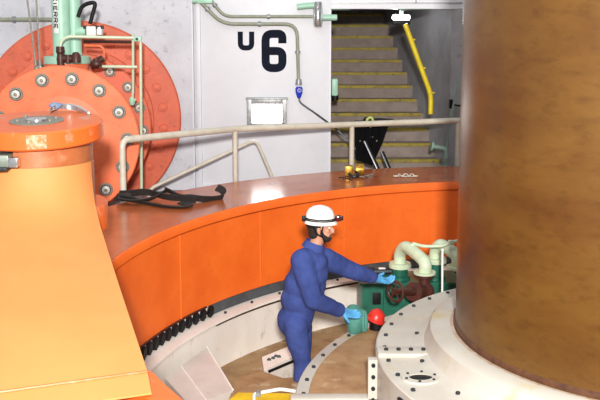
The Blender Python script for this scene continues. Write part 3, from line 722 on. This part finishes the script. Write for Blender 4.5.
# white box step on the left
TB = [(165, 378), (207, 347), (233, 390), (190, 406)]
tp = [atz(u, v, .42) for u, v in TB]
bs = thing('steel_box', V((tp[0].x, tp[0].y, ZF)), 'light grey steel box in the pit below the dark toothed strip', 'box')
MB().prism([V((p.x, p.y, ZF)) for p in tp], tp).build('body', M['panel'], bs, 20)
m1, m2 = tp[0].lerp(tp[1], .36), tp[3].lerp(tp[2], .36)
MB().tube([m1 + V((0, 0, .003)), m2 + V((0, 0, .003))], .006, 6).build('seam', M['whitep'], bs)
MB().tube([tp[1] + V((0, 0, .002)), tp[2] + V((0, 0, .002))], .008, 6).build('edge_bead', M['whitep'], bs)
# white ledge box against the pit wall with holes and a dark bar
e = [atz(262, 357, .3), atz(292, 345, .3), atz(302, 352, .3), atz(264, 371, .3)]
lb_ = thing('pit_ledge', V((e[0].x, e[0].y, ZF)), 'low white ledge behind the man with small dark holes and a black bar', 'ledge')
b = MB(); b.prism([V((p.x, p.y, ZF)) for p in e], e); b.build('body', M['pit'], lb_, 20)
for u, v in ((269, 360), (273, 358.5), (276, 356.5), (279, 357)): MB().cyl(atz(u, v, .30), atz(u, v, .306), .022, n=10).build('hole', M['black'], lb_)
p, q = atz(269, 371.5, .30), atz(298, 359, .30); MB().tube([p, q], .014, 8).build('bar', M['black'], lb_)
# yellow platform with white tube handle
yp = [atz(226, 402, .46), atz(238, 392.5, .46), atz(298, 393.5, .46), atz(300, 404, .46)]
t = thing('yellow_step', V((yp[0].x, yp[0].y, .4)), 'yellow painted step plate with a white tube handle at the bottom', 'step')
MB().prism([p + V((0, 0, -.058)) for p in yp], yp).build('plate', M['yellow'], t, 20)
MB().tube(bend([atz(254, 404, .5), atz(254, 394, .52), atz(262, 392.5, .52), atz(280, 389, .54), atz(296, 391.5, .54)], .04), .016, 10).build('handle', M['whitep'], t)
MB().cyl(atz(258.5, 395, .53), atz(258.5, 391.5, .53), .022, n=10).build('clamp', M['greyfix'], t)

# ------------------------------------------------------------------ green pump set
tk = thing('oil_tank', (1.3, 9.0, ZF), 'dark green oil tank behind the white cover in the pit', 'tank')
def orient(ang_): return Matrix.Rotation(RD(ang_), 3, 'Z')
T0, T1 = V((.68, 9.02, 0)), V((1.78, 9.06, 0)); td = (T1 - T0).normalized(); tn = V((-td.y, td.x, 0))
def tq(s_, d_, z): return T0 + td * s_ + tn * d_ + V((0, 0, z))
Lk = (T1 - T0).length
TZ = .85
b = MB(); b.prism([tq(0, 0, ZF), tq(Lk, 0, ZF), tq(Lk, .42, ZF), tq(0, .42, ZF)], [tq(0, 0, TZ), tq(Lk, 0, TZ), tq(Lk, .42, TZ), tq(0, .42, TZ)])
b.build('body', M['tank'], tk, 20)
b = MB(); b.prism([tq(-.03, -.03, TZ), tq(Lk, -.03, TZ), tq(Lk, .45, TZ), tq(-.03, .45, TZ)], [tq(-.03, -.03, TZ + .025), tq(Lk, -.03, TZ + .025), tq(Lk, .45, TZ + .025), tq(-.03, .45, TZ + .025)])
b.build('lid', M['tank'], tk, 20)
for s_ in (.25, .5, .85): MB().box(tq(s_, -.015, .72), (.03, .04, .34), orient(2)).build('rib', M['tank'], tk)
MB().box(tq(.16, -.012, .7), (.09, .02, .13), orient(2), bev=.005).build('sight_plate', M['black'], tk)
MB().tube([tq(-.02, .34, TZ + .05), tq(.5, .34, TZ + .05)], .03, 8).build('lid_rail', M['bolt'], tk)
for k in range(5): MB().box(tq(.03 + k * .12, .4, TZ + .05), (.08, .06, .06), orient(2), bev=.012).build('lid_block', M['black'] if k % 2 else M['whitep'], tk)

def pump(u, Yp, v_top, r, vb, lab):
    c = at(u, v_top, Yp)
    t = thing('pump', (c.x, c.y, TZ + .026), lab, 'pump', 'green pumps on the oil tank')
    MB().lathe([(0, 0), (r * 1.35, 0), (r * 1.35, .03), (r, .04), (r, c.z - TZ - .055), (0, c.z - TZ - .055)], (c.x, c.y, TZ + .026), n=28).build('casing', M['tank'], t)
    MB().lathe([(0, -.03), (r * 1.45, -.03), (r * 1.45, .0), (0, 0)], c, n=28).build('flange', M['cream'], t)
    return c
Yp = 9.2
pa = pump(400, Yp, 264.5, .085, 0, 'green pump under the left cream pipe bend')
pb = pump(435.5, Yp, 259.5, .085, 0, 'green pump under the right cream pipe bend nearest the shaft')
def ubend(p, q, ztop, r, lab, qf=True):
    t = thing('pipe_bend', p, lab, 'pipe', 'cream pipe bends')
    P = smooth([p, p + V((0, 0, (ztop - p.z) * .55)), p.lerp(q, .22) + V((0, 0, ztop - p.lerp(q, .22).z)), p.lerp(q, .6) + V((0, 0, ztop - .015 - p.lerp(q, .6).z)), q + V((0, 0, (ztop - q.z) * .6)), q], 8)
    MB().tube(P, r, 16).build('tube', M['cream'], t)
    for c_ in ([p, q] if qf else [q]): MB().lathe([(0, 0), (r * 1.75, 0), (r * 1.75, .022), (0, .022)], c_, n=24).build('flange', M['cream'], t)
    return t
qa = at(424.5, 273.5, 8.75); qb = at(457, 268, 8.9)
ubend(pa, qa, at(413, 250, 8.98).z, .067, 'thick cream pipe bend over the brown gate valve')
ubend(pb, qb, at(446, 247, 9.05).z, .067, 'thick cream pipe bend half hidden behind the shaft')
# gate valve with handwheel under the front flange
vt = thing('gate_valve', (qa.x, qa.y, 1.0), 'red brown gate valve whose handwheel the man reaches for', 'valve')
zc = qa.z
MB().lathe([(0, 0), (.105, 0), (.105, -.03), (.06, -.05), (.06, -.1), (.1, -.15), (.11, -.2), (.1, -.26), (.06, -.3), (.105, -.33), (.105, -.36), (0, -.36)], qa + V((0, 0, -.003)), n=28).build('body', M['valve'], vt)
hwc = at(395.5, 291.5, 8.2); bc = qa + V((0, 0, -.2)); dv = (hwc - bc).normalized()
MB().tube([bc, bc.lerp(hwc, .35)], [.085, .07], 16).build('bonnet', M['valve'], vt)
MB().tube([bc.lerp(hwc, .35), bc.lerp(hwc, .4)], [.1, .1], 16).build('bonnet_flange', M['valve'], vt)
MB().tube([bc.lerp(hwc, .4), hwc], [.045, .03], 12).build('stem', M['valve'], vt)
wd = V((-.75, -.66, .06)).normalized(); wx = wd.cross(V((0, 0, 1))).normalized(); wy = wx.cross(wd).normalized()
hwh = MB().tube([hwc + wx * (.1 * cos(2*pi*k/28)) + wy * (.1 * sin(2*pi*k/28)) for k in range(28)], .014, 8, closed=True).build('handwheel', M['valve'], vt)
for k in range(5):
    q = 2*pi*k/5 + .3; MB().tube([hwc, hwc + wx * (.098 * cos(q)) + wy * (.098 * sin(q))], .009, 6).build('spoke', M['valve'], hwh)
MB().cyl(hwc - wd * .02, hwc + wd * .035, .028, n=10).build('hub', M['valve'], hwh)
MB().b2((qa.x - .05, qa.y - .05, .687), (qa.x + .05, qa.y + .05, qa.z - .36), .01).build('pedestal', M['tank'], vt)
# thin equalising pipe across the tops and white gauge rod
pts = bend([at(413, 246, 8.98), at(413, 243.5, 8.98), at(424, 246.5, 8.9), at(444, 246, 8.9), at(452, 242, 8.9), at(462, 240, 8.9)], .05)
t = thing('oil_pipe', pts[0], 'thin cream pipe linking the tops of both pipe bends', 'pipe'); MB().tube(pts, .018, 10).build('tube', M['cream'], t)
MB().box(at(413, 246, 8.98), (.06, .06, .05), bev=.01).build('fitting', M['cream'], t); MB().box(at(451, 242.5, 8.9), (.06, .05, .05), bev=.01).build('fitting', M['cream'], t)
p0, p1 = at(442.5, 297, 8.45), at(442.5, 250, 8.45)
t = thing('gauge_rod', p0, 'thin white upright rod in front of the right green pump', 'rod'); MB().cyl(V((p0.x, p0.y, .685)), p1, .011, n=8).build('rod', M['whitep'], t); MB().ball(p1, .016, seg=8, rings=6).build('tip', M['whitep'], t)
# teal bag and red helmet-like cap beside the right hand
def blob(c, s_, f1=.12, sd=0, sub=4):
    bm = bmesh.new(); bmesh.ops.create_icosphere(bm, subdivisions=sub, radius=1)
    for v in bm.verts:
        n_ = v.co.copy(); v.co *= 1 + f1 * (sin(n_.x * 3.1 + sd) * cos(n_.z * 2.7 + sd) + .5 * sin(n_.y * 6 + n_.z * 5 + sd))
    bmesh.ops.scale(bm, vec=s_, verts=bm.verts); b = MB(); b.frombm(bm, c); return b
gc = at(354.5, 319.5, 8.02)
t = thing('tool_bag', (gc.x, gc.y, .69), 'limp teal cloth bag under the right gloved hand of the man', 'bag')
blob(gc, (.1, .1, .155), .1, 1.2).build('sack', M['teal'], t, 60)
MB().tube(smooth([gc + V((.085, -.02, .1)), gc + V((.11, -.03, 0)), gc + V((.095, -.04, -.1)), gc + V((.075, -.05, -.02))], 5, True), .022, 8, closed=True).build('rim', M['teal'], t)
MB().box(gc + V((.1, -.0, -.02)), (.045, .07, .16), bev=.02).build('dark_pocket', M['black'], t)
rc_ = at(376.5, 317, 8.1)
t = thing('red_cup', (rc_.x, rc_.y, .69), 'small red rounded cover beside the teal bag', 'cover')
MB().lathe([(0, .085), (.03, .08), (.07, .05), (.085, 0), (.088, -.04), (.075, -.042), (0, -.04)], rc_, n=24, rot=Matrix.Rotation(.35, 3, 'Y')).build('shell', M['redp'], t)
MB().lathe([(.086, -.012), (.1, -.02), (.1, -.038), (.086, -.042)], rc_, n=24, rot=Matrix.Rotation(.35, 3, 'Y')).build('rim', M['redp'], t)
MB().cyl((rc_.x, rc_.y, .687), (rc_.x, rc_.y, rc_.z - .03), .07, n=16).build('base', M['black'], t)

# ------------------------------------------------------------------ the man
YP = 7.6
man = thing('person', (-.03, YP, ZF), 'bearded worker in blue coveralls and white helmet reaching for a valve wheel', 'person')
def skinmesh(name, b, m, vox=.012, it=6, parent=man, disp=0):
    me = bpy.data.meshes.new('tmp'); me.from_pydata([p for p in b.v], [], b.f)
    bm = bmesh.new(); bm.from_mesh(me); bmesh.ops.recalc_face_normals(bm, faces=bm.faces); bm.to_mesh(me); bm.free()
    o = bpy.data.objects.new('tmp', me); C.objects.link(o)
    r = o.modifiers.new('r', 'REMESH'); r.mode = 'VOXEL'; r.voxel_size = vox
    s_ = o.modifiers.new('s', 'SMOOTH'); s_.iterations = it; s_.factor = .5
    if disp:
        tx = bpy.data.textures.new('folds', 'CLOUDS'); tx.noise_scale = .13; tx.noise_depth = 1
        d_ = o.modifiers.new('d', 'DISPLACE'); d_.texture = tx; d_.strength = disp; d_.mid_level = .5
    dg = bpy.context.evaluated_depsgraph_get(); ev = o.evaluated_get(dg)
    nm_ = bpy.data.meshes.new_from_object(ev)
    bpy.data.objects.remove(o)
    nm_.name = name; off = wloc(parent)
    for v in nm_.vertices: v.co -= off
    nm_.polygons.foreach_set('use_smooth', [True] * len(nm_.polygons)); nm_.materials.clear(); nm_.materials.append(m)
    q = bpy.data.objects.new(name, nm_); C.objects.link(q); q.parent = parent
    return q
def limb(b, pts, rs, n=14):                       # rounded tapered tube through points
    P = [V(p) for p in pts]
    b.tube(P, rs, n)
    for p, r in zip(P, rs):
        b.ball(p, r if not isinstance(r, tuple) else (r[0], r[0], r[0]), seg=14, rings=10)
def m_(u, v, dy=0): return at(u, v, YP + dy)
# joints: faces +x; the right side of the body is the near one
neck = m_(316, 246); shR, shL = m_(302, 261, -.16), m_(326, 259, .17)
elR, wrR, haR = m_(313, 300, -.17), m_(340, 310.5, .1), m_(345, 312.5, .16)
elL, wrL, haL = m_(350, 270, .3), m_(378, 279, .42), m_(383, 280, .48)
chest, waist, hip = m_(311, 270), m_(301, 300), m_(297, 322)
hpR, hpL = m_(294, 327, -.1), m_(300, 327, .09)
knR, anR = m_(303, 362, -.08), V((-.0, YP - .02, .16))
knL, anL = m_(302, 362, .1), V((.02, YP + .16, .16))
hd = m_(320.5, 227.5)
# body: one continuous surface of skin
b = MB()
limb(b, [hip, waist, chest, neck - V((0, 0, .04))], [.1, .1, .11, .07])
limb(b, [neck - V((.015, 0, .03)), neck.lerp(hd, .5), hd - V((.03, 0, .02))], [.066, .06, .066])
b.ball(hd + V((-.01, 0, .035)), (.104, .082, .108)); b.ball(hd + V((.035, 0, -.055)), (.068, .06, .078)); b.ball(hd + V((.062, 0, -.105)), (.034, .034, .026))
b.tube([hd + V((.088, 0, .02)), hd + V((.115, 0, -.025)), hd + V((.118, 0, -.038)), hd + V((.09, 0, -.046))], [.012, .016, .018, .014], 10)   # nose
b.ball(hd + V((.085, 0, .032)), (.018, .05, .012))                                                # brow
b.ball(hd + V((.088, 0, -.068)), (.018, .026, .008)); b.ball(hd + V((.086, 0, -.08)), (.017, .024, .009))   # lips
for sg in (-1, 1):
    b.ball(hd + V((-.018, sg * .086, -.01)), (.02, .01, .034)); b.ball(hd + V((-.012, sg * .084, -.036)), (.01, .009, .012))
    b.ball(hd + V((.06, sg * .042, -.02)), (.024, .022, .018))
for a_, e_, w_, h_ in ((shR, elR, wrR, haR), (shL, elL, wrL, haL)):
    limb(b, [a_, a_.lerp(e_, .5), e_, e_.lerp(w_, .4), w_, h_], [.05, .046, .038, .038, .026, .022])
for a_, k_, n_ in ((hpR, knR, anR), (hpL, knL, anL)):
    limb(b, [a_, k_, n_], [.07, .05, .036]); limb(b, [n_ - V((0, 0, .03)), n_ + V((.14, 0, -.07))], [.035, .025])
skinmesh('body', b, M['skin'], .007, 3)
# coveralls
b = MB()
limb(b, [hip + V((-.012, 0, -.01)), waist, m_(306, 285), chest, m_(313, 257)], [.15, .148, .165, .165, .11], 20)
b.ball(m_(309, 273), (.18, .2, .19)); b.ball(m_(305, 284), (.2, .19, .17)); b.ball(m_(300, 299), (.185, .18, .15)); b.ball(hip + V((-.03, 0, 0)), (.155, .18, .14)); b.ball(m_(291, 318), (.13, .16, .12))
b.ball(m_(311, 256), (.1, .18, .09)); b.ball(m_(316, 262), (.11, .17, .1)); b.ball(m_(313.5, 250), (.085, .09, .08)); b.ball(m_(307, 256, -.08), (.1, .1, .08)); b.ball(m_(304, 262, -.12), (.1, .1, .1))
limb(b, [shR + V((-.0, .02, 0)), shR.lerp(elR, .5), elR], [.108, .1, .088]); limb(b, [elR, elR.lerp(wrR, .5), wrR + (elR - wrR).normalized() * .02], [.088, .08, .064])
limb(b, [shL, shL.lerp(elL, .5), elL], [.108, .096, .086]); limb(b, [elL, elL.lerp(wrL, .5), wrL + (elL - wrL).normalized() * .07], [.086, .076, .062])
limb(b, [hpR + V((.01, 0, .02)), hpR.lerp(knR, .45), knR, knR.lerp(anR, .6), anR], [.122, .108, .082, .078, .07])
limb(b, [hpL, hpL.lerp(knL, .45), knL, knL.lerp(anL, .6), anL], [.118, .104, .082, .078, .07])
cov = skinmesh('coverall', b, M['overall'], .012, 12, disp=.014)
# collar, pocket, belt seam, cuffs
MB().lathe([(.09, -.04), (.078, .025), (.088, .03), (.112, -.04)], neck + V((-.014, 0, .012)), n=24, rot=Matrix.Rotation(.34, 3, 'Y'), close=True).build('collar', M['overall'], cov)
for e_, w_, k in ((elR, wrR, .0), (elL, wrL, .075)):
    d_ = (w_ - e_).normalized(); p = w_ - d_ * (k + .02); MB().tube([p - d_ * .025, p + d_ * .015], [.069, .066], 18).build('cuff', M['overall'], cov)
# boots
for n_ in (anR, anL):
    b = MB(); limb(b, [n_ + V((0, 0, .04)), n_ + V((-.01, 0, -.04)), n_ + V((.07, 0, -.055)), n_ + V((.17, 0, -.062))], [.056, .056, .05, .042])
    bt_ = skinmesh('boot', b, M['black'], .012, 3)
    MB().box(n_ + V((.06, 0, -.093)), (.3, .1, .014), bev=.005).build('sole', M['bolt'], bt_)
# hair, beard, eyes
b = MB(); b.ball(hd + V((-.042, 0, .0)), (.078, .088, .08)); b.ball(hd + V((-.056, 0, -.055)), (.058, .072, .055)); skinmesh('hair', b, M['hair'], .008, 2)
b = MB(); b.ball(hd + V((.058, 0, -.102)), (.046, .048, .034))
for sg in (-1, 1):
    b.tube([hd + V((.0, sg * .075, -.005)), hd + V((.014, sg * .073, -.055)), hd + V((.045, sg * .055, -.09)), hd + V((.075, sg * .03, -.105))], [.012, .02, .024, .02], 10)
    b.tube([hd + V((.1, sg * .006, -.058)), hd + V((.085, sg * .036, -.072)), hd + V((.075, sg * .04, -.095))], [.009, .009, .01], 8)
skinmesh('beard', b, M['hair'], .006, 2)
for sg in (-1, 1):
    b = MB().use(M['eye']).ball(hd + V((.079, sg * .034, .008)), .0135, seg=12, rings=8).use(M['hair']).ball(hd + V((.089, sg * .036, .008)), .006, seg=8, rings=6); b.build('eye', M['eye'], man)
    MB().tube([hd + V((.095, sg * .018, .03)), hd + V((.092, sg * .04, .033)), hd + V((.078, sg * .058, .026))], .006, 6).build('eyebrow', M['hair'], man)
# helmet
hc_ = hd + V((-.004, 0, .072)); tl = Matrix.Rotation(RD(2), 3, 'Y')
pr = [(1, 0), (1.0, .3), (.94, .62), (.8, .88), (.55, 1.07), (.25, 1.16), (0, 1.18)]
b = MB(); n = 40; vs = []; fs = []
for i, (r, z) in enumerate(pr[:-1]):
    for k in range(n):
        q = 2*pi*k/n; vs.append(hc_ + tl @ V((.134 * r * cos(q), .112 * r * sin(q), .125 * z - .012 + .0)))
vs.append(hc_ + tl @ V((0, 0, .128 * 1.18 - .012)))
for i in range(len(pr) - 2):
    for k in range(n): fs.append([i*n + k, i*n + (k+1) % n, (i+1)*n + (k+1) % n, (i+1)*n + k])
for k in range(n): fs.append([(len(pr)-2)*n + k, (len(pr)-2)*n + (k+1) % n, len(vs) - 1])
hm = b.add(vs, fs).build('helmet', M['whitep'], man, 60); tag(hm, 'white safety helmet')
b = MB(); vs = []; fs = []
for r, z in ((1.0, .0), (1.07, -.02), (1.07, -.032), (1.0, -.012)):
    for k in range(n):
        q = 2*pi*k/n; ex = 1 + .12 * max(0, cos(q)) * (r > 1.01)
        vs.append(hc_ + tl @ V((.134 * r * ex * cos(q), .112 * r * sin(q), z)))
for i in range(4):
    for k in range(n): fs.append([i*n + k, i*n + (k+1) % n, ((i+1) % 4)*n + (k+1) % n, ((i+1) % 4)*n + k])
b.add(vs, fs).build('brim', M['whitep'], hm, 50)
b = MB(); b.tube([hc_ + tl @ V((.139 * cos(2*pi*k/n), .117 * sin(2*pi*k/n), .006)) for k in range(n)], (0.006), 6, closed=True)
b.tube([hc_ + tl @ V((.1385 * cos(2*pi*k/n), .1165 * sin(2*pi*k/n), .02)) for k in range(n)], (0.006), 6, closed=True); b.build('lamp_band', M['black'], hm)
lc = hc_ + tl @ V((.165, 0, .02))
b = MB().use(M['led']).box(lc, (.06, .075, .05), bev=.014); b.use(M['black']).cyl(lc + V((.03, 0, 0)), lc + V((.046, 0, 0)), .02, n=14); b.build('headlamp', M['led'], hm)
MB().box(hc_ + tl @ V((-.147, 0, .008)), (.04, .07, .045), bev=.01).build('battery_box', M['black'], hm)
MB().lathe([(.088, -.005), (.1, -.005), (.1, .02), (.088, .02)], hc_ + V((-.03, 0, -.05)), 70, 290, n=24, close=True).build('nape_band', M['black'], hm)
for sg in (-1, 1):
    b = MB(); b.tube(smooth([hc_ + V((.03, sg * .108, -.02)), hd + V((.012, sg * .092, -.02)), hd + V((.02, sg * .078, -.08)), hd + V((.04, sg * .03, -.14))], 5), .0065, 6)
    b.tube(smooth([hc_ + V((-.07, sg * .1, -.03)), hd + V((-.03, sg * .092, -.04)), hd + V((.018, sg * .08, -.07))], 5), .0065, 6); b.build('chin_strap', M['black'], hm)
# gloved hands
def hand(wr, palm, up_, thumb_side, tips, nm_='glove'):
    # wr wrist, palm centre of the knuckles, up_ back-of-hand normal; tips: curl per finger
    Z_ = 1.15; d_ = (palm - wr).normalized(); side = d_.cross(up_).normalized() * thumb_side; up_ = side.cross(d_).normalized()
    if up_.z < 0 and thumb_side > 0: pass
    b = MB(); kn = wr + d_ * .1
    limb(b, [wr - d_ * .05, wr, wr + d_ * .03], [.036, .033, .034])
    for k, sft in enumerate((.033, .011, -.011, -.031)):
        b.tube([wr + d_ * .01 + side * sft * .7, wr + d_ * .055 + side * sft, kn + side * sft], [.016, .018, .0135], 10)
        ln = (.082, .092, .086, .066)[k]; cr = tips[k]; p = kn + side * sft; dirv = d_.copy(); pts = [p]; rs_ = [.0125]
        for s1, l_ in enumerate((.42, .32, .26)):
            dirv = Matrix.Rotation(cr * (.75, 1.0, .7)[s1], 3, side * thumb_side) @ dirv
            # bend toward the palm side
            p = p + dirv * ln * l_; pts.append(p); rs_.append((.0115, .0105, .008)[s1])
        limb(b, pts, rs_, 10)
    tb = wr + d_ * .03 + side * .03; t1 = tb + d_ * .032 + side * .03 - up_ * .012; t2 = t1 + d_ * .036 + side * .008 - up_ * .02
    limb(b, [tb, t1, t2], [.016, .0135, .0105], 10)
    b.v = [wr + (p - wr) * Z_ for p in b.v]
    return skinmesh(nm_, b, M['glove'], .0055, 2)
# right hand rests on the bag, left hand closes on the wheel rim
hand(wrR, at(362, 317.5, YP + .2), V((.1, -.5, .86)), 1, (.22, .26, .3, .36))
hand(wrL, at(396, 283, YP + .56), V((0, -.35, .93)), -1, (.4, .46, .52, .56))
